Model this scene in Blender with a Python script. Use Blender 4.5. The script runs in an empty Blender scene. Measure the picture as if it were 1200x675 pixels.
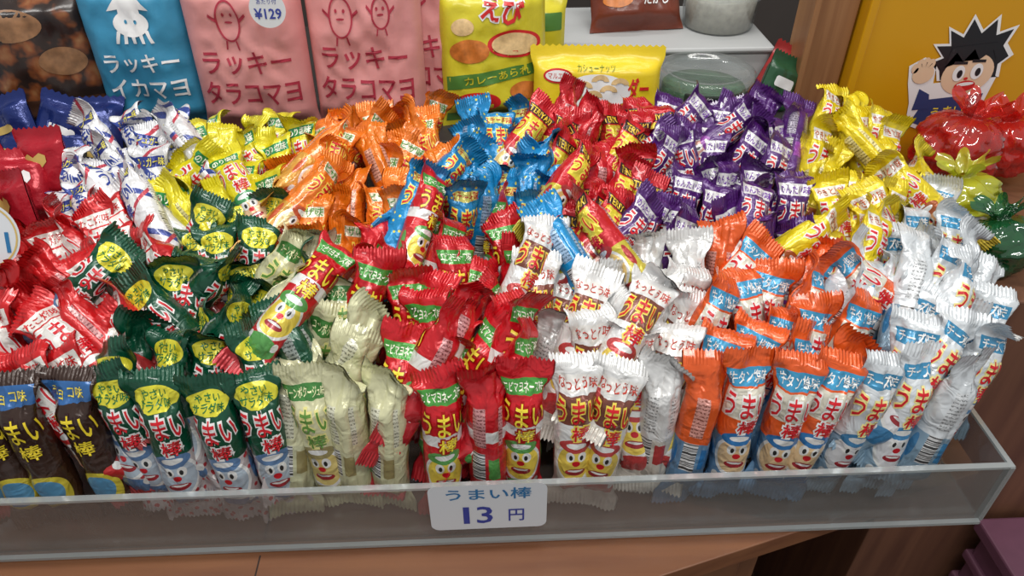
import bpy, bmesh, math, random
from mathutils import Vector, Matrix, noise, Euler
random.seed(11)
CM = 0.01
scene = bpy.context.scene
scene.view_settings.view_transform = 'Standard'
scene.view_settings.look = 'None'
PI = math.pi

def ss(a, b, x):
    t = max(0.0, min(1.0, (x - a) / (b - a)))
    return t * t * (3 - 2 * t)
def lerp(a, b, t): return a + (b - a) * t

# ------------------------------------------------------------ materials
def new_mat(name):
    m = bpy.data.materials.new(name); m.use_nodes = True
    nt = m.node_tree
    b = nt.nodes['Principled BSDF']
    return m, nt, b

def simple(name, col, rough=0.4, metal=0.0, bump=0.0, bscale=60, var=0.0):
    m, nt, b = new_mat(name)
    b.inputs['Base Color'].default_value = (*col, 1)
    b.inputs['Roughness'].default_value = rough
    b.inputs['Metallic'].default_value = metal
    if bump or var:
        tc = nt.nodes.new('ShaderNodeTexCoord')
        n = nt.nodes.new('ShaderNodeTexNoise'); n.inputs['Scale'].default_value = bscale
        n.inputs['Detail'].default_value = 4
        nt.links.new(tc.outputs['Object'], n.inputs['Vector'])
        if bump:
            bp = nt.nodes.new('ShaderNodeBump'); bp.inputs['Strength'].default_value = bump
            bp.inputs['Distance'].default_value = 0.004
            nt.links.new(n.outputs['Fac'], bp.inputs['Height'])
            nt.links.new(bp.outputs['Normal'], b.inputs['Normal'])
        if var:
            mx = nt.nodes.new('ShaderNodeMix'); mx.data_type = 'RGBA'
            mx.inputs['A'].default_value = (*[c * (1 - var) for c in col], 1)
            mx.inputs['B'].default_value = (*[min(1, c * (1 + var)) for c in col], 1)
            nt.links.new(n.outputs['Fac'], mx.inputs['Factor'])
            nt.links.new(mx.outputs['Result'], b.inputs['Base Color'])
    return m

def wood(name, c1, c2, scale=8, rough=0.4, axis='X'):
    m, nt, b = new_mat(name)
    tc = nt.nodes.new('ShaderNodeTexCoord')
    mp = nt.nodes.new('ShaderNodeMapping')
    mp.inputs['Scale'].default_value = {'X': (0.6, 9, 9), 'Y': (9, .6, 9), 'Z': (9, 9, .6)}[axis]
    n = nt.nodes.new('ShaderNodeTexNoise'); n.inputs['Scale'].default_value = scale
    n.inputs['Detail'].default_value = 6; n.inputs['Distortion'].default_value = 0.6
    cr = nt.nodes.new('ShaderNodeValToRGB')
    cr.color_ramp.elements[0].position = .3; cr.color_ramp.elements[0].color = (*c1, 1)
    cr.color_ramp.elements[1].position = .7; cr.color_ramp.elements[1].color = (*c2, 1)
    nt.links.new(tc.outputs['Object'], mp.inputs['Vector'])
    nt.links.new(mp.outputs['Vector'], n.inputs['Vector'])
    nt.links.new(n.outputs['Fac'], cr.inputs['Fac'])
    nt.links.new(cr.outputs['Color'], b.inputs['Base Color'])
    b.inputs['Roughness'].default_value = rough
    return m

def clear(name, tint=(.93, .95, .95), haze=0.10, gloss=0.05, hazecol=(.8, .82, .82), rough=0.08):
    m = bpy.data.materials.new(name); m.use_nodes = True
    nt = m.node_tree; nt.nodes.clear()
    out = nt.nodes.new('ShaderNodeOutputMaterial')
    tr = nt.nodes.new('ShaderNodeBsdfTransparent'); tr.inputs[0].default_value = (*tint, 1)
    df = nt.nodes.new('ShaderNodeBsdfDiffuse'); df.inputs[0].default_value = (*hazecol, 1)
    gl = nt.nodes.new('ShaderNodeBsdfGlossy'); gl.inputs['Roughness'].default_value = rough
    m1 = nt.nodes.new('ShaderNodeMixShader'); m1.inputs[0].default_value = haze
    m2 = nt.nodes.new('ShaderNodeMixShader')
    lw = nt.nodes.new('ShaderNodeLayerWeight'); lw.inputs[0].default_value = .5
    pw = nt.nodes.new('ShaderNodeMath'); pw.operation = 'POWER'; pw.inputs[1].default_value = 3.5
    ml = nt.nodes.new('ShaderNodeMath'); ml.operation = 'MULTIPLY_ADD'; ml.inputs[1].default_value = .6; ml.inputs[2].default_value = gloss
    nt.links.new(lw.outputs['Facing'], pw.inputs[0]); nt.links.new(pw.outputs[0], ml.inputs[0]); nt.links.new(ml.outputs[0], m2.inputs[0])
    nt.links.new(tr.outputs[0], m1.inputs[1]); nt.links.new(df.outputs[0], m1.inputs[2])
    nt.links.new(m1.outputs[0], m2.inputs[1]); nt.links.new(gl.outputs[0], m2.inputs[2])
    nt.links.new(m2.outputs[0], out.inputs[0])
    return m

def pack_material(name, base, layers, metal=0.12, rough=0.29, back=True, backcol=(.85, .85, .85), linecol=(.1, .1, .1)):
    m, nt, b = new_mat(name)
    N = nt.nodes.new; L = nt.links.new
    uv = N('ShaderNodeUVMap'); uv.uv_map = 'UVMap'
    def mixc(fac, a, bcol):
        mx = N('ShaderNodeMix'); mx.data_type = 'RGBA'
        L(fac, mx.inputs['Factor'])
        if isinstance(a, tuple): mx.inputs['A'].default_value = (*a, 1)
        else: L(a, mx.inputs['A'])
        if isinstance(bcol, tuple): mx.inputs['B'].default_value = (*bcol, 1)
        else: L(bcol, mx.inputs['B'])
        return mx.outputs['Result']
    def math_(op, a, v=None, c=None):
        n = N('ShaderNodeMath'); n.operation = op
        if isinstance(a, (int, float)): n.inputs[0].default_value = a
        else: L(a, n.inputs[0])
        if v is not None:
            if isinstance(v, (int, float)): n.inputs[1].default_value = v
            else: L(v, n.inputs[1])
        return n.outputs[0]
    sep = N('ShaderNodeSeparateXYZ'); L(uv.outputs[0], sep.inputs[0])
    U, V = sep.outputs[0], sep.outputs[1]
    AU = math_('ABSOLUTE', U)
    rgb = N('ShaderNodeRGB'); rgb.outputs[0].default_value = (*base, 1)
    col = rgb.outputs[0]
    def shape(kind, cx, cy, rx, ry, src=None):
        s = src or U
        dx = math_('DIVIDE', math_('SUBTRACT', s, cx), rx)
        dy = math_('DIVIDE', math_('SUBTRACT', V, cy), ry)
        if kind == 'ell':
            r = math_('ADD', math_('MULTIPLY', dx, dx), math_('MULTIPLY', dy, dy))
        else:
            r = math_('MAXIMUM', math_('ABSOLUTE', dx), math_('ABSOLUTE', dy))
        return math_('LESS_THAN', r, 1.0)
    for l in layers:
        k = l[0]
        if k in ('ell', 'box'):
            col = mixc(shape(k, *l[1:5]), col, l[5])
        elif k == 'eyes':
            _, cx, cy, rx, ry, c = l
            col = mixc(shape('ell', cx, cy, rx, ry, AU), col, c)
        elif k == 'stripe':
            _, ku, kv, thr, c = l
            s = math_('SINE', math_('ADD', math_('MULTIPLY', U, ku), math_('MULTIPLY', V, kv)))
            col = mixc(math_('GREATER_THAN', s, thr), col, c)
        elif k == 'dots':
            _, sc, r, c = l[:4]
            vo = N('ShaderNodeTexVoronoi'); vo.inputs['Scale'].default_value = sc
            vo.voronoi_dimensions = '2D'
            L(uv.outputs[0], vo.inputs['Vector'])
            fac = math_('LESS_THAN', vo.outputs['Distance'], r)
            if len(l) > 4: fac = math_('MULTIPLY', fac, math_('LESS_THAN', V, l[4]))
            col = mixc(fac, col, c)
    if back:
        m1 = shape('box', 3.75, 9.2, .5, 1.7, AU)
        ln = math_('GREATER_THAN', math_('SINE', math_('MULTIPLY', V, 20.0)), 0.1)
        nz = N('ShaderNodeTexNoise'); nz.noise_dimensions = '2D'; nz.inputs['Scale'].default_value = 7
        nz.inputs['Detail'].default_value = 2
        L(uv.outputs[0], nz.inputs['Vector'])
        ink = math_('MULTIPLY', ln, math_('GREATER_THAN', nz.outputs['Fac'], .47))
        bc = mixc(math_('MULTIPLY', ink, .8), backcol, linecol)
        col = mixc(m1, col, bc)
        m2 = shape('box', 3.6, 5.6, .55, 1.3, U)
        bar = math_('GREATER_THAN', math_('SINE', math_('ADD', math_('MULTIPLY', V, 31.0), math_('MULTIPLY', math_('SINE', math_('MULTIPLY', V, 9.0)), 2.0))), 0.0)
        bc2 = mixc(bar, (.75, .75, .75), (.05, .05, .05))
        col = mixc(m2, col, bc2)
    oi = N('ShaderNodeObjectInfo')
    br = math_('ADD', math_('MULTIPLY', oi.outputs['Random'], .22), .84)
    hs = N('ShaderNodeHueSaturation'); L(br, hs.inputs['Value']); L(col, hs.inputs['Color'])
    L(hs.outputs[0], b.inputs['Base Color'])
    b.inputs['Metallic'].default_value = metal
    b.inputs['Roughness'].default_value = rough
    b.inputs['Coat Weight'].default_value = .55
    b.inputs['Coat Roughness'].default_value = .11
    tc = N('ShaderNodeTexCoord')
    ad = N('ShaderNodeVectorMath'); ad.operation = 'ADD'
    L(tc.outputs['Object'], ad.inputs[0]); L(oi.outputs['Random'], ad.inputs[1])
    no = N('ShaderNodeTexNoise'); no.inputs['Scale'].default_value = 60; no.inputs['Detail'].default_value = 2
    no.inputs['Distortion'].default_value = 1.2
    L(ad.outputs[0], no.inputs['Vector'])
    mv = N('ShaderNodeMix'); mv.data_type = 'VECTOR'; mv.inputs['Factor'].default_value = .012
    L(ad.outputs[0], mv.inputs['A']); L(no.outputs['Color'], mv.inputs['B'])
    vr = N('ShaderNodeTexVoronoi'); vr.inputs['Scale'].default_value = 75
    L(mv.outputs['Result'], vr.inputs['Vector'])
    seal = math_('ADD', math_('GREATER_THAN', V, 13.0), math_('LESS_THAN', V, 1.1))
    rid = math_('MULTIPLY', math_('MULTIPLY', math_('SINE', math_('MULTIPLY', U, 22.0)), .08), seal)
    hgt = math_('ADD', math_('ADD', rid, no.outputs['Fac']), math_('MULTIPLY', vr.outputs['Distance'], .5))
    bp = N('ShaderNodeBump'); bp.inputs['Strength'].default_value = .75; bp.inputs['Distance'].default_value = .004
    L(hgt, bp.inputs['Height']); L(bp.outputs['Normal'], b.inputs['Normal'])
    return m

# ------------------------------------------------------------ mesh builder
class MB:
    def __init__(s): s.v = []; s.f = []; s.m = []; s.uv = {}
    def vert(s, p, uv=(0, 0)):
        s.v.append((p[0] * CM, p[1] * CM, p[2] * CM)); s.uv[len(s.v) - 1] = uv
        return len(s.v) - 1
    def face(s, idx, mi=0): s.f.append(tuple(idx)); s.m.append(mi)
    def grid(s, fn, nu, nv, mi=0, uvf=None):
        ids = [[s.vert(fn(i / nu, j / nv), uvf(i / nu, j / nv) if uvf else (i / nu, j / nv)) for i in range(nu + 1)] for j in range(nv + 1)]
        for j in range(nv):
            for i in range(nu):
                s.face((ids[j][i], ids[j][i + 1], ids[j + 1][i + 1], ids[j + 1][i]), mi)
    def box(s, x0, x1, y0, y1, z0, z1, mi=0):
        c = [s.vert((x, y, z)) for x in (x0, x1) for y in (y0, y1) for z in (z0, z1)]
        for q in ((0, 1, 3, 2), (4, 6, 7, 5), (0, 4, 5, 1), (2, 3, 7, 6), (0, 2, 6, 4), (1, 5, 7, 3)):
            s.face([c[i] for i in q], mi)
    def decal(s, surf, shape, mi):
        vs, fs = shape
        base = [s.vert(surf(x, y)) for x, y in vs]
        for f in fs: s.face([base[i] for i in f], mi)
    def prism(s, pts, z0, z1, mi=0):
        a = [s.vert((x, y, z0)) for x, y in pts]; b = [s.vert((x, y, z1)) for x, y in pts]
        n = len(pts); s.face(a[::-1], mi); s.face(b, mi)
        for i in range(n): s.face((a[i], a[(i + 1) % n], b[(i + 1) % n], b[i]), mi)
    def lathe(s, prof, n=40, mi=0, c=(0, 0, 0)):
        rings = [[s.vert((c[0] + r * math.cos(2 * PI * i / n), c[1] + r * math.sin(2 * PI * i / n), c[2] + z)) for i in range(n)] for r, z in prof]
        for a, b in zip(rings, rings[1:]):
            for i in range(n): s.face((a[i], a[(i + 1) % n], b[(i + 1) % n], b[i]), mi)
    def mesh(s, name, mats, smooth=True):
        me = bpy.data.meshes.new(name); me.from_pydata(s.v, [], s.f)
        for m in mats: me.materials.append(m)
        uvl = me.uv_layers.new(name='UVMap')
        for p in me.polygons:
            p.material_index = s.m[p.index]; p.use_smooth = smooth
            for li, vi in zip(p.loop_indices, p.vertices): uvl.data[li].uv = s.uv[vi]
        me.update(); return me
    def obj(s, name, mats, smooth=True, loc=(0, 0, 0), rot=(0, 0, 0), bevel=0, scale=1):
        o = bpy.data.objects.new(name, s.mesh(name, mats, smooth))
        scene.collection.objects.link(o)
        o.location = [c * CM for c in loc]; o.rotation_euler = [math.radians(a) for a in rot]
        o.scale = (scale, scale, scale)
        if bevel:
            bv = o.modifiers.new('bevel', 'BEVEL'); bv.width = bevel * CM; bv.segments = 2; bv.limit_method = 'ANGLE'
        return o

def subdiv2d(bm, maxe):
    for _ in range(4):
        bmesh.ops.triangulate(bm, faces=bm.faces[:])
        lg = [e for e in bm.edges if e.calc_length() > maxe]
        if not lg: break
        bmesh.ops.subdivide_edges(bm, edges=lg, cuts=1)
    bmesh.ops.triangulate(bm, faces=bm.faces[:])
    bm.verts.index_update()
    r = ([(v.co.x, v.co.y) for v in bm.verts], [[v.index for v in f.verts] for f in bm.faces])
    bm.free(); return r

def raw_text(s, offset=0.0):
    cu = bpy.data.curves.new('t', 'FONT'); cu.body = s; cu.size = 1; cu.resolution_u = 2
    cu.offset = offset; cu.align_x = 'CENTER'; cu.space_line = .95
    ob = bpy.data.objects.new('t', cu); scene.collection.objects.link(ob)
    bpy.context.view_layer.update()
    dg = bpy.context.evaluated_depsgraph_get()
    me = bpy.data.meshes.new_from_object(ob.evaluated_get(dg))
    bpy.data.objects.remove(ob)
    return me

def text(s, cx, cy, w, h, offset=0.0, maxe=.4, rot=0.0):
    me0 = raw_text(s)
    xs = [v.co.x for v in me0.vertices]; ys = [v.co.y for v in me0.vertices]
    if not xs: return ([], [])
    x0, x1, y0, y1 = min(xs), max(xs), min(ys), max(ys)
    me = raw_text(s, offset) if offset else me0
    bm = bmesh.new(); bm.from_mesh(me)
    c, sn = math.cos(rot), math.sin(rot)
    for v in bm.verts:
        x = (v.co.x - (x0 + x1) / 2) * w / (x1 - x0); y = (v.co.y - (y0 + y1) / 2) * h / (y1 - y0)
        v.co = Vector((cx + x * c - y * sn, cy + x * sn + y * c, 0))
    return subdiv2d(bm, maxe)

def poly(pts, maxe=1.0):
    bm = bmesh.new(); bm.faces.new([bm.verts.new((x, y, 0)) for x, y in pts])
    return subdiv2d(bm, maxe)
def ell(cx, cy, rx, ry, n=28, maxe=1.0):
    return poly([(cx + rx * math.cos(2 * PI * i / n), cy + ry * math.sin(2 * PI * i / n)) for i in range(n)], maxe)
def ring(cx, cy, rx, ry, w, n=36):
    vs = []; fs = []
    for i in range(n):
        a = 2 * PI * i / n
        vs += [(cx + rx * math.cos(a), cy + ry * math.sin(a)), (cx + (rx - w) * math.cos(a), cy + (ry - w) * math.sin(a))]
    for i in range(n):
        j = (i + 1) % n; fs.append([2 * i, 2 * j, 2 * j + 1, 2 * i + 1])
    return vs, fs

# ------------------------------------------------------------ the stick packs
W = (.80, .80, .78); K = (.02, .02, .02); R = (.60, .01, .02)
def face_layers(low, skin, cap, nose=R):
    return [('box', 0, 3.3, 9, 3.6, low), ('ell', 0, 5.3, 1.75, 1.9, W), ('ell', 0, 5.3, 1.5, 1.65, skin), ('ell', 0, 6.9, 1.4, .6, cap), ('ell', 0, 6.95, .8, .25, W),
            ('eyes', .46, 5.9, .34, .46, W), ('eyes', .40, 5.85, .14, .24, K), ('ell', 0, 5.3, .3, .25, nose),
            ('ell', 0, 4.5, .8, .32, (.35, .02, .03)), ('ell', 0, 4.62, .6, .1, W), ('ell', 0, 2.8, 1.7, .8, cap), ('eyes', 1.3, 3.2, .3, .35, W), ('eyes', 2.3, 5.5, .3, 1.1, cap)]
LC = 11.95
FL = {
 'choc':  dict(base=(.035, .014, .008), lab=('box', 0, 12.3, 1.9, .7, (.03, .13, .36)), txt='チョコ味', tc=(.85, .7, .1), logo=(.80, .62, .03), out=(.03, .01, .01),
               low=[('box', 0, 3, 9, 3, (.05, .02, .01)), ('ell', 0, 4, 1.6, 1.8, (.65, .54, .05)), ('ell', 0, 4.2, 1.1, 1.2, (.1, .3, .5))], pb=.15),
 'salad': dict(base=(.0, .066, .030), lab=('ell', 0, LC, 1.8, .85, (.76, .70, .04)), txt='やさい\nサラダ味', tc=(0, .16, .05), logo=R, out=W,
               low=[('box', 0, 3.6, 9, 3.6, (.52, .46, .46)), ('dots', 1.3, .22, (.45, .03, .04), 7.2)] + face_layers((.35, .02, .04), (.44, .52, .6), (.1, .2, .38))[1:] , pb=.12),
 'corn':  dict(base=(.70, .69, .43), lab=('box', 0, LC, 1.95, .55, (.06, .24, .05)), txt='コーンポタージュ味', tc=(.85, .85, .5), logo=(.12, .28, .05), out=(.82, .76, .3),
               low=face_layers((.6, .6, .38), (.7, .56, .2), (.33, .28, .12)), pb=.5),
 'ebi':   dict(base=(.58, .006, .014), lab=('box', 0, LC, 1.9, .55, (.07, .33, .05)), txt='エビマヨネーズ味', tc=(.9, .9, .75), logo=(.84, .68, .05), out=(.35, .0, .0),
               low=[('box', 0, 8.5, 9, .5, W)] + face_layers((.55, .02, .03), (.8, .62, .08), (.1, .34, .08)), pb=.25),
 'natto': dict(base=(.80, .80, .79), lab=('box', 0, LC, 1.9, .55, (.84, .82, .78)), txt='なっとう味', tc=(.5, .05, .03), logo=R, out=(.85, .68, .1),
               low=[('box', 0, 10.0, 1.8, 1.2, (.20, .06, .04))] + face_layers((.66, .62, .55), (.8, .6, .1), (.5, .05, .05)), pb=.36, metal=.2),
 'gyutan':dict(base=(.80, .11, .014), lab=('box', 0, LC, 1.9, .6, (.05, .34, .60)), txt='牛タン塩味', tc=W, logo=R, out=W,
               low=[('box', 0, 10.0, 2.0, 1.2, (.76, .72, .60))] + face_layers((.14, .28, .46), (.76, .54, .3), (.02, .17, .44)), pb=.25),
 'cheese':dict(base=(.74, .78, .81), lab=('box', 0, LC, 1.7, .5, (.05, .29, .52)), txt='チーズ味', tc=W, logo=R, out=(.86, .76, .3),
               low=face_layers((.28, .42, .54), (.78, .78, .8), (.05, .23, .46)), pb=.42, metal=.2),
 'tako':  dict(base=(.58, .009, .012), lab=('box', 0, LC, 1.8, .6, (.82, .79, .74)), txt='たこ焼味', tc=(.55, .02, .02), logo=R, out=W,
               low=[('box', 0, 10.0, 1.5, 1.2, (.80, .77, .72))] + face_layers((.3, .02, .02), (.78, .48, .3), (.5, .02, .02)) , pb=.2),
 'sugar': dict(base=(.80, .80, .81), lab=('box', 0, LC, 1.7, .5, (.02, .04, .26)), txt='シュガー味', tc=(.85, .75, .1), logo=(.02, .05, .3), out=W,
               low=[('stripe', .9, 1.3, .90, (.03, .06, .30)), ('stripe', -.8, 1.1, .97, (.55, .05, .08))], pb=.35, metal=.15),
 'nori':  dict(base=(.76, .66, .012), lab=('box', 0, LC, 1.7, .52, (.02, .26, .08)), txt='のり塩味', tc=(.9, .9, .75), logo=R, out=W,
               low=face_layers((.66, .6, .05), (.74, .5, .28), (.05, .28, .1)), pb=.3),
 'pizza': dict(base=(.86, .20, .010), lab=('box', 0, LC, 1.5, .45, (.84, .8, .62)), txt='ピザ味', tc=(.1, .3, .06), logo=R, out=(.88, .72, .1),
               low=face_layers((.7, .34, .05), (.8, .6, .28), (.6, .1, .03)), pb=.4),
 'steak': dict(base=(.008, .26, .58), lab=('box', 0, LC, 1.5, .42, (.82, .8, .2)), txt='ステーキ味', tc=(.55, .03, .02), logo=R, out=(.88, .76, .1),
               low=[('dots', .8, .1, (.8, .75, .1))], pb=.3),
 'teri':  dict(base=(.58, .008, .018), lab=('box', 0, LC, 1.95, .5, (.05, .02, .02)), txt='TERIYAKI', tc=(.9, .62, .05), logo=R, out=(.88, .72, .1),
               low=[('box', 0, 9.9, 1.7, 1.4, (.76, .62, .04))] + face_layers((.6, .5, .05), (.8, .56, .2), (.45, .03, .03)), pb=.2),
 'mentai':dict(base=(.078, .012, .155), lab=('box', 0, LC, 1.8, .55, (.82, .81, .81)), txt='めんたい味', tc=(.16, .03, .35), logo=R, out=W,
               low=face_layers((.1, .02, .18), (.78, .42, .34), (.28, .05, .36)), pb=.10),
 'yaki':  dict(base=(.80, .62, .010), lab=('box', 0, LC, 1.8, .55, (.84, .82, .76)), txt='やきとり味', tc=(.5, .1, .03), logo=R, out=W,
               low=face_layers((.7, .52, .05), (.76, .42, .2), (.4, .1, .03)), pb=.25),
}
LEN = 14.0; RB = 1.42; RS = 2.08
VARS = [dict(ax=-12, ay=4, ph=.3, sd=1), dict(ax=45, ay=-10, ph=1.7, sd=2), dict(ax=-55, ay=12, ph=3.1, sd=3),
        dict(ax=80, ay=16, ph=4.4, sd=4), dict(ax=-25, ay=-24, ph=5.2, sd=5), dict(ax=-85, ay=5, ph=2.4, sd=6)]

def pack_surface(var):
    N = 140; pos = []; rots = []
    p = Vector((0, 0, 0)); dv = LEN * 1.03 / N
    for k in range(N + 1):
        v = k * dv; t = ss(12.3, 13.5, v)
        r = Euler((math.radians(var['ax']) * t, math.radians(var['ay']) * t, math.radians(var['ay'] * .8) * t)).to_matrix()
        pos.append(p.copy()); rots.append(r); p = p + (r @ Vector((0, 0, 1))) * dv
    ph = var['ph']; sd = var['sd'] * 17.3
    def S(u, v, off=0.0):
        th = u / RB
        f1 = max(0, min(1, (v - 10.4) / 2.6)); f2 = max(0, min(1, (3.2 - v) / 2.0))
        fl = max(lerp(f1, ss(0, 1, f1), .6), lerp(f2, ss(0, 1, f2), .6))
        a = lerp(RB, RS, fl ** 1.3) + off; b = lerp(RB, .05, fl) + off
        tri = max(-1, min(1, math.asin(max(-1, min(1, math.sin(th)))) / (PI / 2)))
        x = a * lerp(math.sin(th), tri, fl); y = -b * math.cos(th)
        wr = 4 * fl * (1 - fl)
        q = Vector((math.sin(th) * 1.1, math.cos(th) * 1.1 + sd, v * .5))
        n1 = noise.noise(q)
        n2 = abs(noise.noise(Vector((math.sin(th) * 2.4 + 9, math.cos(th) * 2.4 + sd, v * .9 + 5))))
        n3 = abs(noise.noise(Vector((math.sin(th) * 4.6 + 3, math.cos(th) * 4.6 + sd, v * 1.9 + 8))))
        d = wr * (.12 * math.sin(4 * th + ph + 2 * n1) - .34 * n2 - .16 * n3) + (1 - fl) * (.15 * n1 - .13 * n2)
        x += d * math.sin(th); y -= d * math.cos(th)
        y += fl * (.2 * math.sin(x * 1.5 + ph) + .1 * math.sin(x * 3.3 + ph * 2))
        k = max(0.0, v) / dv; i = min(N - 1, int(k)); fr = k - i
        c = pos[i].lerp(pos[i + 1], fr)
        if v < 0: c = Vector((0, 0, v))
        return c + rots[i] @ Vector((x, y, 0))
    return S

pack_meshes = {}
LOGO = text('うまい', 0, 9.95, 3.5, 1.9, .012, .4)
LOGO_O = text('うまい', 0, 9.95, 3.5, 1.9, .075, .4)
BO = text('棒', .3, 8.1, 1.4, 1.3, .012, .4)
BO_O = text('棒', .3, 8.1, 1.4, 1.3, .09, .4)
for fk, F in FL.items():
    layers = list(F['low'])
    layers.append(F['lab'])
    mt = pack_material('film_' + fk, F['base'], layers, metal=F.get('metal', .16), backcol=tuple(min(1, c * .6 + .30) for c in F['base']), linecol=tuple(c * .2 for c in F['base']))
    mtx = simple('print_text_' + fk, F['tc'], .3); mlo = simple('print_logo_' + fk, F['logo'], .3); mou = simple('print_outline_' + fk, F['out'], .3)
    two = '\n' in F['txt']
    lab = text(F['txt'], 0, F['lab'][2], (2.5 if two else (3.2 if len(F['txt']) > 4 else 2.8)), (1.25 if two else (.7 if len(F['txt']) > 6 else .8)), 0.014, .4)
    pack_meshes[fk] = []
    for vi, var in enumerate(VARS):
        S = pack_surface(var); mb = MB(); NU = 52
        lv = [0, .45, .9, 1.2, 1.5, 1.9, 2.3, 2.7, 3.2] + [3.9 + .7 * i for i in range(10)] + [10.5 + .2 * i for i in range(16)] + [13.7, 14.0]
        ids = []
        for j, v in enumerate(lv):
            row = []
            for i in range(NU + 1):
                th = -PI + 2 * PI * i / NU; vv = v
                if j == 0: vv += (.14 if i % 2 else -.1)
                if j == len(lv) - 1: vv += (-.14 if i % 2 else .12)
                row.append(mb.vert(S(th * RB, vv), (th * RB, v)))
            ids.append(row)
        for j in range(len(lv) - 1):
            for i in range(NU): mb.face((ids[j][i], ids[j][i + 1], ids[j + 1][i + 1], ids[j + 1][i]), 0)
        prev = None
        for v in lv[3:-3]:
            c = [mb.vert(S(PI * RB + du, v, of), (2.45, v)) for du, of in ((-.05, .0), (.25, .16), (.75, .10), (.8, .02))]
            if prev:
                for i in range(3): mb.face((prev[i], prev[i + 1], c[i + 1], c[i]), 0)
            prev = c
        mb.decal(lambda x, y: S(x, y, .04), lab, 1)
        mb.decal(lambda x, y: S(x, y, .035), LOGO_O, 3); mb.decal(lambda x, y: S(x, y, .065), LOGO, 2)
        mb.decal(lambda x, y: S(x, y, .035), BO_O, 3); mb.decal(lambda x, y: S(x, y, .065), BO, 2)
        pack_meshes[fk].append(mb.mesh('stick_' + fk, [mt, mtx, mlo, mou]))

E = 999
ROWS = [
 (4,  [(-34, 'tako'), (-18.2, 'salad'), (-9.3, 'corn'), (3.6, 'ebi'), (15.2, 'natto'), (30.5, 'gyutan'), (E, 'cheese')]),
 (8.4,[(-31.4, 'tako'), (-17.8, 'salad'), (-12.2, 'corn'), (.7, 'ebi'), (16, 'natto'), (30.7, 'gyutan'), (E, 'cheese')]),
 (13, [(-31.2, 'tako'), (-18.4, 'salad'), (-14.7, 'corn'), (3, 'ebi'), (17, 'natto'), (29, 'gyutan'), (E, 'cheese')]),
 (17, [(-30.8, 'tako'), (-20, 'salad'), (-12.3, 'pizza'), (1, 'ebi'), (4, 'steak'), (12.3, 'teri'), (27.7, 'mentai'), (37, 'yaki'), (E, 'cheese')]),
 (22, [(-32.4, 'sugar'), (-20.8, 'nori'), (-8, 'pizza'), (5.2, 'steak'), (15.2, 'teri'), (28.4, 'mentai'), (41, 'yaki')]),
 (26.5, [(-33.4, 'sugar'), (-21.3, 'nori'), (-6.7, 'pizza'), (5, 'steak'), (15, 'teri'), (29.2, 'mentai'), (41, 'yaki')]),
 (31, [(-32.6, 'sugar'), (-21.3, 'nori'), (-6, 'pizza'), (3.5, 'steak'), (16, 'teri'), (30, 'mentai'), (41, 'yaki')]),
 (34.8, [(-33.7, 'sugar'), (-22.5, 'nori'), (-7.2, 'pizza'), (2, 'steak'), (16, 'teri'), (29.6, 'mentai'), (40, 'yaki')]),
]
def xo(y): return -.4 + .045 * y
def flavour(x, y):
    x = x - xo(y)
    y += random.uniform(-1.3, 1.3); x += random.uniform(-.9, .9)
    row = min(ROWS, key=lambda r: abs(r[0] - y))[1]
    for xe, f in row:
        if x < xe: return f
    return row[-1][1]
piles = {}
def pile(f):
    if f not in piles:
        e = bpy.data.objects.new('snack_stick_pile', None); scene.collection.objects.link(e)
        e.empty_display_size = .05; piles[f] = e
    return piles[f]
cnt = 0
def place(f, top, lean_back, lean_side, yaw, var):
    global cnt
    SC = lerp(1.07, .95, ss(6, 20, top[1]))
    lim = math.degrees(math.asin(min(.99, max(.1, (top[1] + 1.6) / (13.2 * SC)))))
    lean_back = max(-8, min(lean_back, lim))
    R_ = Euler((math.radians(-lean_back), math.radians(lean_side), 0), 'XYZ').to_matrix() @ Matrix.Rotation(math.radians(yaw), 3, 'Z')
    base = Vector(top) - R_ @ Vector((0, 0, 13.2 * SC))
    if base.z < -.5: base.z = -.5
    o = bpy.data.objects.new('stick_%d' % cnt, pack_meshes[f][var]); cnt += 1
    scene.collection.objects.link(o); o.parent = pile(f)
    o.matrix_world = Matrix.Translation(base * CM) @ R_.to_4x4() @ Matrix.Diagonal((SC, SC, SC, 1))

def hsurf(x, y):
    return 13.7 + .2 * max(0, y) + 1.4 * noise.noise(Vector((x * .13, y * .13, 3))) * min(1, max(0, y) / 4)
BIAS = {'tako': (-2, -25), 'salad': (6, -6), 'corn': (4, 8), 'ebi': (2, 8), 'natto': (4, 12), 'gyutan': (4, 10), 'cheese': (0, 14),
        'mentai': (4, 20), 'teri': (4, 14), 'steak': (0, 6), 'pizza': (2, -4), 'nori': (2, -10), 'sugar': (4, -12), 'yaki': (4, 8), 'choc': (0, -10)}
FRONT = [('choc', 0)] * 5 + [('salad', 0)] * 4 + [('corn', 0), ('corn', 1), ('corn', 1), ('ebi', 0), ('ebi', 1), ('ebi', 0), ('natto', 0), ('natto', 0), ('natto', 1),
         ('gyutan', 1), ('gyutan', 0), ('gyutan', 0), ('gyutan', 0), ('cheese', 0), ('cheese', 0), ('cheese', 1)]
x = -46.8
for f, back in FRONT:
    yaw = random.uniform(-18, 18) + (180 if back else 0)
    var = random.choice([0, 2, 4, 5, 2]) if not back else random.choice([0, 1, 3, 4])
    place(f, (x + random.uniform(-.3, .3), .4 + random.uniform(-.5, .7), 13.9 + random.uniform(-.5, .5)), 7 + random.uniform(-3, 3), 2 + x * .22 + random.uniform(-4, 4), yaw, var)
    x += 3.4
y = 3.5; r = 0
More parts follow.
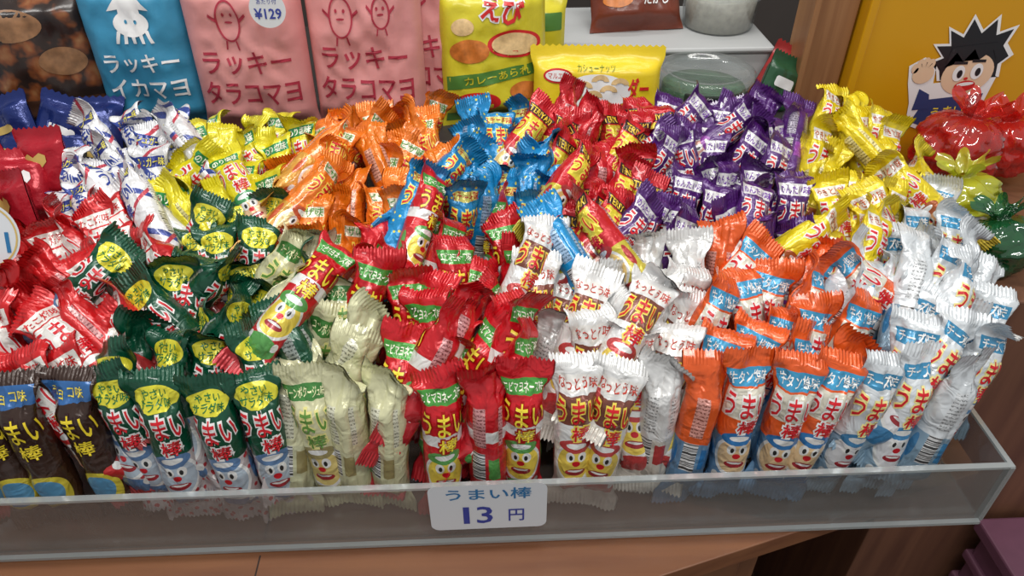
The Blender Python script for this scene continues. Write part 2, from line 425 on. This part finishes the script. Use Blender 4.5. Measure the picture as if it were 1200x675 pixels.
while y < 35:
    k = ss(6, 20, y)
    x0 = -49 if y < 18 else -42.5; x1 = 42 if y < 20 else 41
    x = x0 + (1.8 if r % 2 else 0)
    while x < x1:
        xx = x + random.uniform(-1.0, 1.0); yy = y + random.uniform(-1.0, 1.0)
        f = flavour(xx, yy)
        by, bs = BIAS[f]
        back = random.random() < FL[f]['pb']
        yaw = random.gauss(0, 28) + (180 if back else 0)
        lb = 13 + .42 * y + by + random.gauss(0, 10)
        ls = bs * .6 + xx * .20 + random.gauss(0, 14)
        var = random.choice([0, 1, 2, 2, 3, 4, 5, 5]) if not back else random.choice([0, 1, 2, 3, 4])
        place(f, (xx, yy, hsurf(xx, yy) + random.uniform(-1.1, 1.1)), lb, ls, yaw, var)
        x += lerp(3.65, 3.35, k)
    y += lerp(3.2, 2.75, k); r += 1
for k in range(80):
    xx = random.uniform(-41, 39); yy = random.uniform(5, 31)
    f = flavour(xx, yy)
    side = random.choice([-1, 1]) * random.uniform(20, 62)
    if f in ('ebi', 'natto', 'mentai', 'cheese'): side = abs(side)
    if f in ('tako', 'sugar'): side = -abs(side)
    if xx > 30: side = min(side, 28)
    back = random.random() < FL[f]['pb'] * .7
    place(f, (xx, yy, hsurf(xx, yy) + random.uniform(.7, 1.7)), random.uniform(10, 50), side, random.gauss(0, 25) + (180 if back else 0), random.choice([0, 1, 2, 4, 5]))

# ------------------------------------------------------------ tray, card, board
ACR = clear('acrylic', tint=(.88, .89, .89), haze=.13, gloss=.06, hazecol=(.42, .41, .39))
ACRE = clear('acrylic_edge', tint=(.8, .86, .86), haze=.4, gloss=.18, hazecol=(.6, .63, .63))
mb = MB()
XL, XR = -52, 38.5
mb.box(XL, XR, -3.9, -3.5, -1.2, 5.5, 0)
mb.box(XL, XR, -3.95, -3.45, 5.5, 5.75, 1)
mb.box(XL, XR, -3.5, 37, -1.2, -.85, 0)
mb.box(XR, XR + .4, -3.9, 37, -1.2, 5.5, 0); mb.box(XR, XR + .42, -3.9, 37, 5.5, 5.72, 1)
mb.box(XR - .02, XR + .42, -3.97, -3.5, -1.2, 5.6, 1)
mb.box(XL - .4, XL, -3.9, 37, -1.2, 5.5, 0)
mb.box(XL, XR, 37, 37.4, -1.2, 12, 0)
mb.box(XL, XR, -4.3, -3.9, -1.25, -.95, 1)
tray = mb.obj('acrylic_display_tray', [ACR, ACRE], smooth=False)
CARD = simple('cardboard_white', (.5, .47, .42), .8, var=.1)
mb = MB(); mb.box(-50, 38, 12, 22, -.8, -.1); mb.box(-50, 38, 22, 36.5, -.8, 1.6)
mb.obj('cardboard_riser', [CARD], smooth=False)

WHITE = simple('paper_white', (.64, .67, .70), .5); BLUE = simple('ink_blue', (.02, .16, .36), .5); NAVY = simple('ink_navy', (.03, .05, .30), .5)
def rrect(x0, x1, y0, y1, r, n=5):
    pts = []
    for cx, cy, a0 in ((x1 - r, y1 - r, 0), (x0 + r, y1 - r, 90), (x0 + r, y0 + r, 180), (x1 - r, y0 + r, 270)):
        for i in range(n + 1):
            a = math.radians(a0 + 90 * i / n); pts.append((cx + r * math.cos(a), cy + r * math.sin(a)))
    return pts
mb = MB()
def plane_y(y): return lambda a, b: (a, y, b)
mb.decal(plane_y(-4.02), poly(rrect(-4.6, 4.6, -.5, 5.1, .7), 9), 0)
mb.decal(plane_y(-4.05), text('うまい棒', .1, 4.0, 6.6, 1.35, 0.012, 3), 1)
mb.decal(plane_y(-4.05), text('1', -1.75, 1.35, .4, 2.1, .01, 3), 2)
mb.decal(plane_y(-4.05), text('3', -.3, 1.35, 1.2, 2.1, .01, 3), 2)
mb.decal(plane_y(-4.05), text('円', 2.2, 1.2, 1.2, 1.5, 0.01, 3), 2)
mb.obj('price_card', [WHITE, BLUE, NAVY], smooth=False, loc=(-2.4, 0, .9), rot=(0, -.5, 0))

BRD = wood('board_wood', (.14, .050, .022), (.22, .09, .038), 6, .35)
DRK = simple('seam_dark', (.03, .015, .01), .8)
mb = MB(); mb.prism([(-80, -9.5), (5, -9.5), (30, -2.3), (41.5, 1), (41.5, 37.5), (-80, 37.5)], -3.4, -1.35)
mb.box(-21, -20.8, -9.6, -4.5, -3.3, -1.32, 1)
mb.obj('wooden_counter_top', [BRD, DRK], smooth=False, bevel=.15)
mb = MB(); mb.box(-78, 26, 4, 37, -75, -3.4)
for xx in (-60, -25, 10): mb.box(xx, xx + 14, 3.6, 4, -70, -10)
mb.obj('counter_cabinet', [wood('cab_wood', (.15, .06, .03), (.25, .11, .05), 5, .5, 'Z')], smooth=False, bevel=.2)

FLO = wood('floor_wood', (.04, .022, .015), (.11, .06, .04), 5, .45, 'Y')
mb = MB(); mb.box(-250, 250, -200, 150, -80, -75); mb.obj('floor', [FLO], smooth=False)
mb = MB(); mb.box(-250, 250, 150, 156, -75, 200); mb.obj('wall_back', [simple('wall_paint', (.06, .05, .045), .8, var=.3, bscale=5)], smooth=False)
mb = MB(); mb.box(-80, 36, 38, 78, -75, 13.5)
mb.obj('rear_cabinet', [simple('shelf_dark', (.035, .03, .028), .5, var=.2)], smooth=False, bevel=.2)

# ------------------------------------------------------------ bags
def bag_surf(w, h, d, sd, wr=.35):
    def S(x, z, side=-1, off=0):
        fx = max(0, 1 - abs(2 * x / w) ** 3) ** .55
        fz = ss(-.02, .16, z / h) * (1 - ss(.74, .93, z / h))
        t = d / 2 * fx * (.12 + .88 * fz) * fz + .05
        e = fz * .8 + .2
        n = noise.noise(Vector((x * .28 + sd, z * .16, side))) * wr * 1.3 - abs(noise.noise(Vector((x * .5 + sd, z * .35, side + 3)))) * wr * 1.1
        edge = 4 * fz * (1 - fz)
        n += edge * .3 * math.sin(x * 1.7 + sd)
        xs = x * (1 - .06 * fz)
        return (xs, side * (t + n * fx * .8 * e + off) + .2 * math.sin(x * .5 + sd), z)
    return S
def make_bag(name, w, h, d, mats, decals, loc, rot=(0, 0, 0), sd=0, wr=.35, bottom=0):
    S = bag_surf(w, h, d, sd, wr); mb = MB(); nx, nz = int(max(18, w * 2.8) // 2 * 2), int(max(20, h * 2.4))
    for side in (-1, 1):
        ids = []
        for j in range(nz + 1):
            z = h * j / nz; row = []
            for i in range(nx + 1):
                x = -w / 2 + w * i / nx; zz = z
                if j == nz: zz += (.25 if i % 2 else 0)
                row.append(mb.vert(S(x, zz, side), (x, z)))
            ids.append(row)
        for j in range(nz):
            for i in range(nx):
                q = (ids[j][i], ids[j][i + 1], ids[j + 1][i + 1], ids[j + 1][i])
                mb.face(q if side < 0 else q[::-1], 0)
    for shp, mi, off in decals:
        mb.decal(lambda a, b: S(a, b, -1, off), shp, mi)
    return mb.obj(name, mats, loc=loc, rot=rot)

PINK = simple('film_pink', (.72, .31, .30), .42, bump=.35, bscale=35); PINKT = simple('ink_rose', (.42, .03, .06), .5)
LBL = simple('film_sky', (.04, .26, .44), .42, bump=.35, bscale=35); WH = simple('ink_white', (.82, .82, .82), .5)
def mascot(cx, cz, s):
    L_ = [(ring(cx, cz, 1.5 * s, 2.4 * s, .2), 1, .12)]
    for sx in (-1, 1):
        L_.append((ell(cx + sx * .5 * s, cz + .7 * s, .14, .2), 1, .12))
        L_.append((poly([(cx + sx * 1.4 * s, cz - .2), (cx + sx * 2.3 * s, cz + .5), (cx + sx * 2.2 * s, cz + .8), (cx + sx * 1.3 * s, cz + .15)]), 1, .12))
        L_.append((poly([(cx + sx * .5 * s, cz - 2.3 * s), (cx + sx * .7 * s, cz - 3.3 * s), (cx + sx * .9 * s, cz - 3.3 * s), (cx + sx * .7 * s, cz - 2.2 * s)]), 1, .12))
    L_.append((ell(cx, cz - .2 * s, .5 * s, .12), 1, .12))
    return L_
for (bx, by, ry, sd, two) in ((-27.2, 41.5, 3, 3, 0), (-14.6, 42.2, -2, 9, 1), (-8.4, 45.8, -8, 14, 0)):
    dec = [(text('ラッキー', 0, 8.9, 9.8, 2.4, .015, 1), 1, .12), (text('タラコマヨ', 0, 5.6, 10.8, 2.5, .015, 1), 1, .12)] + mascot(-1.2 - two, 13.2, .9)
    if two: dec += mascot(2.4, 13.7, .7)
    make_bag('snack_bag', 13.2, 20.5, 6, [PINK, PINKT], dec, (bx, by, 13.5), (-4, 0, ry), sd, .7)
sq = [(poly([(-2.3, 14.0), (0, 16.7), (2.3, 14.0), (1.2, 14.1), (1.2, 12.5), (-1.2, 12.5), (-1.2, 14.1)]), 1, .12), (ell(0, 12.7, 1.9, 1.3), 1, .12)]
for sx in (-1.5, -.75, 0, .75, 1.5): sq.append((poly([(sx - .22, 12.0), (sx * 1.3 - .18, 10.7), (sx * 1.3 + .18, 10.7), (sx + .22, 12.0)]), 1, .12))
sq += [(ell(-.55, 12.9, .16, .2), 2, .18), (ell(.55, 12.9, .16, .2), 2, .18)]
make_bag('snack_bag', 12.0, 20, 5.5, [LBL, WH, LBL], [(text('ラッキー', 0, 8.6, 8.2, 2.0, .015, 1), 1, .12), (text('イカマヨ', 0, 5.7, 8.6, 2.1, .015, 1), 1, .12)] + sq, (-38.8, 42.6, 13.5), (-4, 0, 4), 21, .7)
mb = MB(); mb.decal(plane_y(0), ell(0, 0, 2.2, 2.2, 36, 9), 0)
mb.decal(plane_y(-.05), text('¥129', 0, -.5, 3.2, 1.2, .02, 3), 1); mb.decal(plane_y(-.05), text('あたり付', 0, .9, 2.4, .6, 0, 3), 1)
mb.obj('price_tag', [WHITE, NAVY], smooth=False, loc=(-23.2, 37.2, 28.8), rot=(-6, 0, 0), scale=.82)
m, nt, b = new_mat('film_food')
tc = nt.nodes.new('ShaderNodeTexCoord'); vo = nt.nodes.new('ShaderNodeTexVoronoi'); vo.inputs['Scale'].default_value = 34
nn = nt.nodes.new('ShaderNodeTexNoise'); nn.inputs['Scale'].default_value = 60
mm_ = nt.nodes.new('ShaderNodeMix'); mm_.data_type = 'VECTOR'; mm_.inputs['Factor'].default_value = .03
nt.links.new(tc.outputs['Object'], nn.inputs['Vector']); nt.links.new(tc.outputs['Object'], mm_.inputs['A']); nt.links.new(nn.outputs['Color'], mm_.inputs['B'])
cr = nt.nodes.new('ShaderNodeValToRGB')
for i, (p_, c_) in enumerate([(0, (.34, .17, .07, 1)), (.3, (.20, .06, .02, 1)), (.5, (.03, .018, .014, 1)), (1, (.015, .01, .01, 1))]):
    e_ = cr.color_ramp.elements[i] if i < 2 else cr.color_ramp.elements.new(p_)
    e_.position = p_; e_.color = c_
nt.links.new(mm_.outputs['Result'], vo.inputs['Vector']); nt.links.new(vo.outputs['Distance'], cr.inputs['Fac']); nt.links.new(cr.outputs['Color'], b.inputs['Base Color'])
b.inputs['Roughness'].default_value = .25; FOOD = m
BEI = simple('ink_beige', (.26, .13, .06), .4, var=.8, bscale=110); BRN = simple('ink_brown', (.06, .025, .015), .4)
make_bag('snack_bag', 14, 18, 6, [FOOD, BEI, BRN], [(ell(-1, 12.5, 3.4, 1.6), 1, .08), (ell(3.4, 8.6, 2.4, 1.5), 1, .08), (poly(rrect(-6, 6, 2, 4.6, .4)), 2, .09)], (-50.6, 42.6, 13.5), (-6, 0, 6), 31, .6)
YEL = simple('film_yellow', (.78, .58, .02), .3, bump=.3, bscale=50); GRN = simple('ink_green', (.08, .22, .04), .35); RED = simple('ink_red', (.60, .02, .02), .35)
YG = simple('film_yellowgreen', (.64, .56, .03), .3, bump=.35, bscale=50)
CREAM = simple('ink_cream', (.74, .50, .24), .4, var=.4, bscale=220); ORG = simple('ink_orange', (.60, .18, .03), .4, var=.5, bscale=160)
r12 = math.radians(-14)
make_bag('snack_bag', 12.8, 18, 5, [YG, GRN, RED, CREAM, WH, ORG], [(poly([(-6, 14.2), (-1, 15.2), (1.5, 17.0), (-6, 17.2)]), 1, .06), (text('えび', .8, 13.0, 4.6, 2.6, .09, 1, r12), 4, .1), (text('えび', .8, 13.0, 4.6, 2.6, .03, 1, r12), 2, .14),
         (ell(2.2, 9.4, 3.3, 1.5), 2, .07), (ell(2.2, 9.4, 2.8, 1.2), 3, .1), (ell(-3.2, 8.8, 2.3, 1.3), 5, .08), (ell(-3.9, 11.4, 1.3, .9), 3, .08), (poly([(-6, 4.4), (6, 6.2), (6, 7.4), (-6, 6.0)]), 1, .06), (text('カレーあられ', 0, 6.0, 8, .9, .01, 1, .13), 0, .12), (ell(3.4, 4.2, 2.0, 1.0), 5, .08), (ell(-2.4, 3.2, 2.6, 1.1), 2, .08), (poly([(-6, .6), (6, .6), (6, 2.2), (-6, 1.6)]), 1, .06)],
         (-.4, 43.0, 13.5), (-8, 0, 8), 41, .7)
make_bag('snack_bag', 11.8, 14.5, 4, [YG, GRN, RED, CREAM], [(ell(0, 6, 4, 2.6), 3, .07), (poly(rrect(-5.5, 5.5, 9, 11, .2)), 1, .06)], (2.4, 48.5, 13.5), (-8, 0, -6), 47)
cash = []
for (ax_, az_) in ((-1.6, 5.6), (.3, 6.3), (1.3, 5.2), (-.4, 4.6), (2.6, 6.0), (-2.7, 4.5)):
    pts = [(ax_ + 1.05 * math.cos(t * PI / 8), az_ + .75 * math.sin(t * PI / 8)) for t in range(0, 9)] + [(ax_ + .45 * math.cos(t * PI / 8), az_ + .2 * math.sin(t * PI / 8)) for t in range(8, -1, -1)]
    cash.append((poly(pts), 3, .13))
make_bag('nut_bag', 15.0, 9.9, 4.2, [YEL, WH, RED, CREAM, GRN], [(ell(-4.7, 6.9, 1.7, .8), 2, .08), (ell(-4.7, 6.9, 1.45, .6), 1, .11), (text('マルエス', -4.7, 6.9, 2.3, .6, 0, 1), 2, .15), (ell(0, 5.2, 3.9, 1.9), 1, .07), (text('ダー', 4.8, 5.6, 2.4, 2.2, .03, 1), 2, .1), (text('カシューナッツ', -.2, 7.7, 4.4, .7, 0, 1), 4, .1)] + cash,
         (10.8, 38.9, 13.4), (-16, 0, -4), 52, .5)

CLR = clear('clear_plastic', haze=.08, gloss=.06)
GTEA = simple('green_candy', (.05, .12, .06), .5, bump=.8, bscale=90, var=.8)
def tub(name, r, h, content, fill, loc, rot=(0, 0, 0), lab=None):
    mb = MB()
    mb.lathe([(0.01, 0), (r * .86, 0), (r * .9, .3), (r, h - 1), (r + .15, h - .9), (r + .25, h - .7)], 48, 0)
    mb.lathe([(r + .35, h - 1.2), (r + .35, h - .1), (r + .1, h + .05), (r * .86, h + .05), (r * .82, h - .25), (.01, h - .25)], 48, 0)
    mb.lathe([(0.01, .15), (r * .84, .15), (r * .84 + (r * .1) * fill / h, fill), (r * .5, fill + .25), (.01, fill + .1)], 48, 1)
    if lab: mb.decal(lambda a, b: ((r + .06) * math.sin(a / r), -(r + .06) * math.cos(a / r), b), lab[0], 2); mb.decal(lambda a, b: ((r + .12) * math.sin(a / r), -(r + .12) * math.cos(a / r), b), lab[1], 3)
    return mb.obj(name, [CLR, content, simple('ink_dark', (.03, .05, .04), .4), WH], loc=loc, rot=rot)
PW = simple('white_plastic', (.46, .47, .47), .4)
mb = MB(); mb.box(8, 34, 50, 66, 13.5, 18.8); mb.box(7.6, 34.4, 49.6, 66.4, 18.8, 19.5)
mb.obj('white_storage_box', [PW], smooth=False, bevel=.3)
BROWN = simple('film_brown', (.16, .035, .018), .3, bump=.4, bscale=45, var=.3)
make_bag('snack_bag', 12.5, 11, 5, [BROWN, ORG, WH, RED], [(ell(0, 6.6, 4.6, 1.8), 3, .07), (ell(0, 6.6, 4.2, 1.5), 1, .1), (ell(-3, 3.4, 2.0, .9), 1, .08), (text('だがし', 2.2, 3.4, 3.4, 1.3, .02, 1), 2, .12), (poly(rrect(-4, 4, 8.7, 9.5, .3)), 3, .08)], (18.2, 56.2, 19.5), (-32, 0, 6), 71, .6)
tub('snack_tub', 5.0, 5.5, simple('snack_white', (.42, .40, .35), .5, var=.4, bscale=150), 4, (29.2, 58, 19.5))
tub('candy_tub', 5.4, 5.6, GTEA, 3.6, (24.4, 44.3, 13.5), lab=(poly(rrect(-3.6, 3.6, 3.2, 4.5, .3), .5), text('はりみつ', 0, 3.85, 4.8, .9, 0.01, .5)))
for (bx, by, c, rz) in ((32.6, 44, (.02, .08, .035), 12), (33.5, 47.5, (.35, .03, .03), -8)):
    mm = simple('film_small_%d' % int(bx), c, .3, bump=.3, bscale=60)
    make_bag('snack_bag', 5.0, 7.0, 2.4, [mm, WH], [(poly(rrect(-1.6, 1.6, 3.2, 4.4, .3)), 1, .06)], (bx, by, 13.5), (-14, 25, rz), bx)

mb = MB(); mb.box(36.8, 41.6, 46, 49, -75, 75); mb.box(36.05, 36.8, 45.2, 50, -75, 75)
mb.obj('wooden_post', [wood('post_wood', (.22, .09, .035), (.42, .21, .09), 5, .45, 'Z')], smooth=False, bevel=.15)
YB = simple('yellow_paint', (.62, .30, .004), .35, var=.06, bscale=8)
mb = MB(); mb.box(42.4, 84, 44.5, 47, -75, 60); mb.box(41.9, 43.0, 44.1, 47.2, -75, 60)
mb.obj('yellow_display_board', [YB], smooth=False, bevel=.2)
SK = simple('ink_skin', (.76, .54, .36), .4); BLK = simple('ink_black', (.012, .012, .015), .35); NV = simple('ink_darkblue', (.03, .05, .16), .4)
def sticker():
    mb = MB(); P = lambda k: plane_y(-.02 - .03 * k)
    hair = [(-3.6, 1.2), (-4.6, 2.6), (-3.4, 3.0), (-4.8, 4.8), (-2.8, 4.6), (-3.4, 6.8), (-1.4, 5.6), (-.6, 8.0), (.9, 5.9), (2.6, 7.6), (3.0, 5.4), (5.2, 6.0), (4.4, 3.8), (5.6, 2.2), (4.4, 1.2), (4.6, -.6), (-3.2, -.2)]
    big = [(x * 1.12, y * 1.1 - .1) for x, y in hair]
    mb.decal(P(0), poly(big, 99), 0)
    mb.decal(P(0), poly([(-7.6, -.2), (-8.0, 2.4), (-6.0, 3.4), (-4.2, 2.6), (-4.0, -.6), (4.8, -.6), (4.2, -3.4), (3.2, -8), (-3.8, -8), (-6.6, -6.6), (-6.8, -3.2)], 99), 0)
    mb.decal(P(1), poly(hair, 99), 2)
    mb.decal(P(2), ell(.5, .2, 3.6, 3.0, 30, 99), 1)
    mb.decal(P(3), poly([(-3, 1.6), (-1.8, 3.6), (-.6, 2.2), (.6, 3.8), (1.6, 2.2), (3.2, 3.4), (4, 1.8), (3.6, 4.4), (-2.6, 4.4)], 99), 2)
    for sx in (-.8, 1.7):
        mb.decal(P(4), ell(sx, .5, .85, 1.15, 20, 99), 0); mb.decal(P(5), ell(sx + .15, .4, .38, .6, 16, 99), 2)
        mb.decal(P(4), poly([(sx - 1, 1.9), (sx + .9, 1.7), (sx + .9, 2.1), (sx - 1, 2.35)], 99), 2)
    mb.decal(P(4), ell(.5, -1.5, 1.5, .8, 20, 99), 4); mb.decal(P(5), ell(.5, -1.2, 1.2, .25, 20, 99), 0)
    mb.decal(P(4), ell(.4, -.4, .3, .22, 12, 99), 4)
    mb.decal(P(1), poly([(-4.6, -3.0), (3.6, -3.0), (3.0, -7.6), (-3.4, -7.6), (-6.0, -6.2)], 99), 3)
    mb.decal(P(2), poly([(-5.8, -1.2), (-4.2, -2.2), (-3.8, -4.4), (-6.2, -4.4)], 99), 3)
    mb.decal(P(3), ell(-5.8, 1.0, 1.5, 1.4, 20, 99), 1)
    for i, a in enumerate((150, 115, 85, 55)):
        ca, sa = math.cos(math.radians(a)), math.sin(math.radians(a))
        mb.decal(P(3 + .2 * i), ell(-5.8 + 1.5 * ca, 1.2 + 1.5 * sa, .5, .7, 14, 99), 1)
        mb.decal(P(4), poly([(-5.8 + .8 * ca, 1.2 + .8 * sa), (-5.7 + 1.5 * ca, 1.2 + 1.5 * sa), (-5.8 + 1.5 * ca, 1.25 + 1.5 * sa)], 99), 2)
    mb.decal(P(3), text('うまい', -1, -5.2, 4.6, 1.6, .01, 99), 5)
    return mb.obj('cartoon_boy_sticker', [WH, SK, BLK, NV, RED, simple('ink_yellow', (.9, .7, .05), .4)], smooth=False, loc=(55.9, 44.4, 17.6), rot=(0, -6, 0), scale=.86)
sticker()

# ------------------------------------------------------------ cellophane bundles
def bundle(name, r, mats, loc, rot, sd, neck=1.0, ruff=1.6, cand=None):
    mb = MB(); nu, nv = 72, 60
    def fn(a, b):
        th = 2 * PI * a; t = b
        if t < .72: rr = r * math.sin(PI * (.02 + .93 * t / .72)) ** .7; z = r * (1 - math.cos(PI * t / .72)) * .8
        else:
            q = (t - .72) / .28; rr = lerp(r * .22 * neck, r * ruff * .5, q ** 1.2); z = r * 1.6 + q * r * .4
            rr *= 1 + .3 * q * math.sin(7 * th + sd)
            z += .14 * r * q * math.sin(7 * th + 1 + sd)
        n = noise.noise(Vector((math.cos(th) * 1.7 + sd, math.sin(th) * 1.7, z / r * 1.8)))
        n2 = abs(noise.noise(Vector((math.cos(th) * 3 + sd, math.sin(th) * 3, z / r * 2.6))))
        n3 = abs(noise.noise(Vector((math.cos(th) * 7 + sd, math.sin(th) * 7, z / r * 6))))
        rr *= 1 + .22 * n - .3 * n2 - .14 * n3
        return (rr * math.cos(th), rr * math.sin(th) * .8, z)
    mb.grid(fn, nu, nv, 0)
    if cand:
        rnd = random.Random(sd)
        for k in range(9):
            cx, cy, cz = rnd.uniform(-.42, .42) * r, rnd.uniform(-.35, .35) * r, rnd.uniform(.35, 1.15) * r; q = r * .24
            mb.lathe([(.01, -q)] + [(q * math.cos(t * PI / 10), q * math.sin(t * PI / 10)) for t in range(-4, 5)] + [(.01, q)], 14, 1, (cx, cy, cz))
    return mb.obj(name, mats, loc=loc, rot=rot)
CR = clear('cellophane_red', tint=(.95, .14, .12), haze=.38, gloss=.10, hazecol=(.75, .05, .035))
CY = clear('cellophane_yellow', tint=(.85, .9, .15), haze=.55, gloss=.10, hazecol=(.62, .64, .05))
CG = clear('cellophane_green', tint=(.1, .4, .15), haze=.55, gloss=.12, hazecol=(.012, .12, .04))
CAN = simple('candy_red', (.5, .02, .03), .3); CAN2 = simple('candy_yellow', (.6, .48, .08), .3)
bundle('red_candy_bundle', 5.2, [CR, CAN], (52.6, 36.8, 7.6), (0, 8, 0), 3, ruff=1.2, cand=True)
bundle('red_candy_bundle', 4.4, [CR, CAN], (60.6, 38.0, 8.0), (0, -12, 0), 8, ruff=1.2, cand=True)
bundle('yellow_candy_bundle', 4.2, [CY, CAN2], (50.6, 27.2, 6.6), (-10, -12, 0), 5, ruff=1.3, cand=True)
bundle('green_candy_bundle', 3.8, [CG, CAN2], (50.4, 19.6, 6.6), (-15, -10, 0), 6, ruff=1.3, cand=True)
bundle('green_candy_bundle', 3.4, [CG, CAN2], (58.6, 24, 6.6), (0, 20, 0), 12, ruff=1.3, cand=True)
mb = MB(); mb.box(46.5, 70, 15, 43.8, -75, 6.6)
mb.obj('candy_stand', [wood('stand_wood', (.12, .05, .03), (.2, .09, .05), 5, .5, 'Z')], smooth=False, bevel=.2)

# ------------------------------------------------------------ left hand bin
NVY = simple('film_navy', (.015, .03, .16), .22, metal=.3, bump=.5, bscale=60); BKF = simple('film_black', (.015, .013, .015), .22, metal=.2, bump=.5, bscale=60)
RDF = simple('film_red', (.42, .012, .025), .25, metal=.2, bump=.5, bscale=60); GLD = simple('ink_gold', (.6, .42, .12), .3)
rnd = random.Random(5)
mb = MB(); mb.box(-76, -52.6, 24, 37, -1.3, 9); mb.box(-76, -52.6, 24, 24.6, 9, 10.5)
mb.obj('side_riser', [CARD], smooth=False)
for k in range(16):
    bx = -57.5 + (k % 4) * 4.1 + rnd.uniform(-1, 1); by = 36 - (k // 4) * 2.6; bz = 20.6 - (k // 4) * 1.9 - 7
    mm = (NVY if k < 8 else BKF)
    make_bag('chocolate_pack', 7.5, 6.5, 2.6, [mm, GLD, WH], [(poly(rrect(-1.8, 1.8, 2.6, 3.4, .35)), 1 if k % 2 else 2, .08)], (bx, by, bz), (-35 + rnd.uniform(-12, 12), rnd.uniform(-18, 18), rnd.uniform(-20, 20)), k * 3.3, .6)
heart = [(0, -1.0), (1.1, .1), (1.1, .7), (.6, 1.0), (0, .6), (-.6, 1.0), (-1.1, .7), (-1.1, .1)]
for k in range(12):
    bx = -53.0 + (k % 3) * 3.6 + rnd.uniform(-1, 1); by = 27 - (k // 3) * 3; bz = 13.6 - (k // 3) * .7
    make_bag('candy_pack', 5.4, 7.0, 2.4, [RDF, WH, GLD], [(poly([(x, y + 3.8) for x, y in heart]), 1 if k % 2 else 2, .08)], (bx, by, bz), (-30 + rnd.uniform(-14, 14), rnd.uniform(-25, 25), rnd.uniform(-25, 25)), 50 + k * 2.1, .6)
mb = MB(); mb.decal(plane_y(0), ell(0, 0, 3, 3, 40, 9), 0); mb.decal(plane_y(-.04), ring(0, 0, 2.8, 2.8, .15), 2)
mb.decal(plane_y(-.05), text('¥11', .3, -.6, 3.4, 1.8, .02, 3), 1); mb.decal(plane_y(-.05), text('当り', 0, 1.5, 2, .9, 0, 3), 2)
mb.box(-.15, .15, .05, .2, -6, -2.6, 0)
mb.obj('price_tag', [WHITE, BLUE, GLD], smooth=False, loc=(-41.4, 11, 19.8), rot=(-25, 0, 0), scale=.9)

PKC = simple('crate_pink', (.16, .06, .10), .5, var=.15)
mb = MB(); mb.box(60, 90, -8, 13, -75, -29)
for k in range(8): mb.box(59.4, 90.6, -8.6, 13.6, -35.5 - k * 5, -34 - k * 5)
mb.box(59, 91, -9, 14, -30, -28)
mb.obj('storage_crate', [PKC], smooth=False, bevel=.3)

# ------------------------------------------------------------ lights
def area(name, loc, sx, sy, e, col=(1, .98, .94), rot=(0, 0, 0)):
    l = bpy.data.lights.new(name, 'AREA'); l.shape = 'RECTANGLE'; l.size = sx; l.size_y = sy; l.energy = e; l.color = col
    o = bpy.data.objects.new(name, l); scene.collection.objects.link(o); o.location = loc
    o.rotation_euler = [math.radians(a) for a in rot]; return o
area('fluorescent_light', (-.3, .15, 1.6), 1.3, .10, 14)
area('fluorescent_light', (.4, -.75, 1.7), 1.3, .12, 16, rot=(25, 0, 0))
area('fluorescent_light', (.2, .9, 1.5), 1.3, .10, 5, rot=(-20, 0, 0))
w = bpy.data.worlds.new('world'); scene.world = w; w.use_nodes = True
w.node_tree.nodes['Background'].inputs[0].default_value = (.98, .99, 1, 1)
w.node_tree.nodes['Background'].inputs[1].default_value = .40

cam = bpy.data.cameras.new('camera'); co = bpy.data.objects.new('camera', cam); scene.collection.objects.link(co)
cam.sensor_width = 36; cam.lens = 26.1; cam.clip_start = .01
co.location = (-.021, -.393, .525); co.rotation_euler = (math.radians(52), 0, math.radians(-2.5))
scene.camera = co
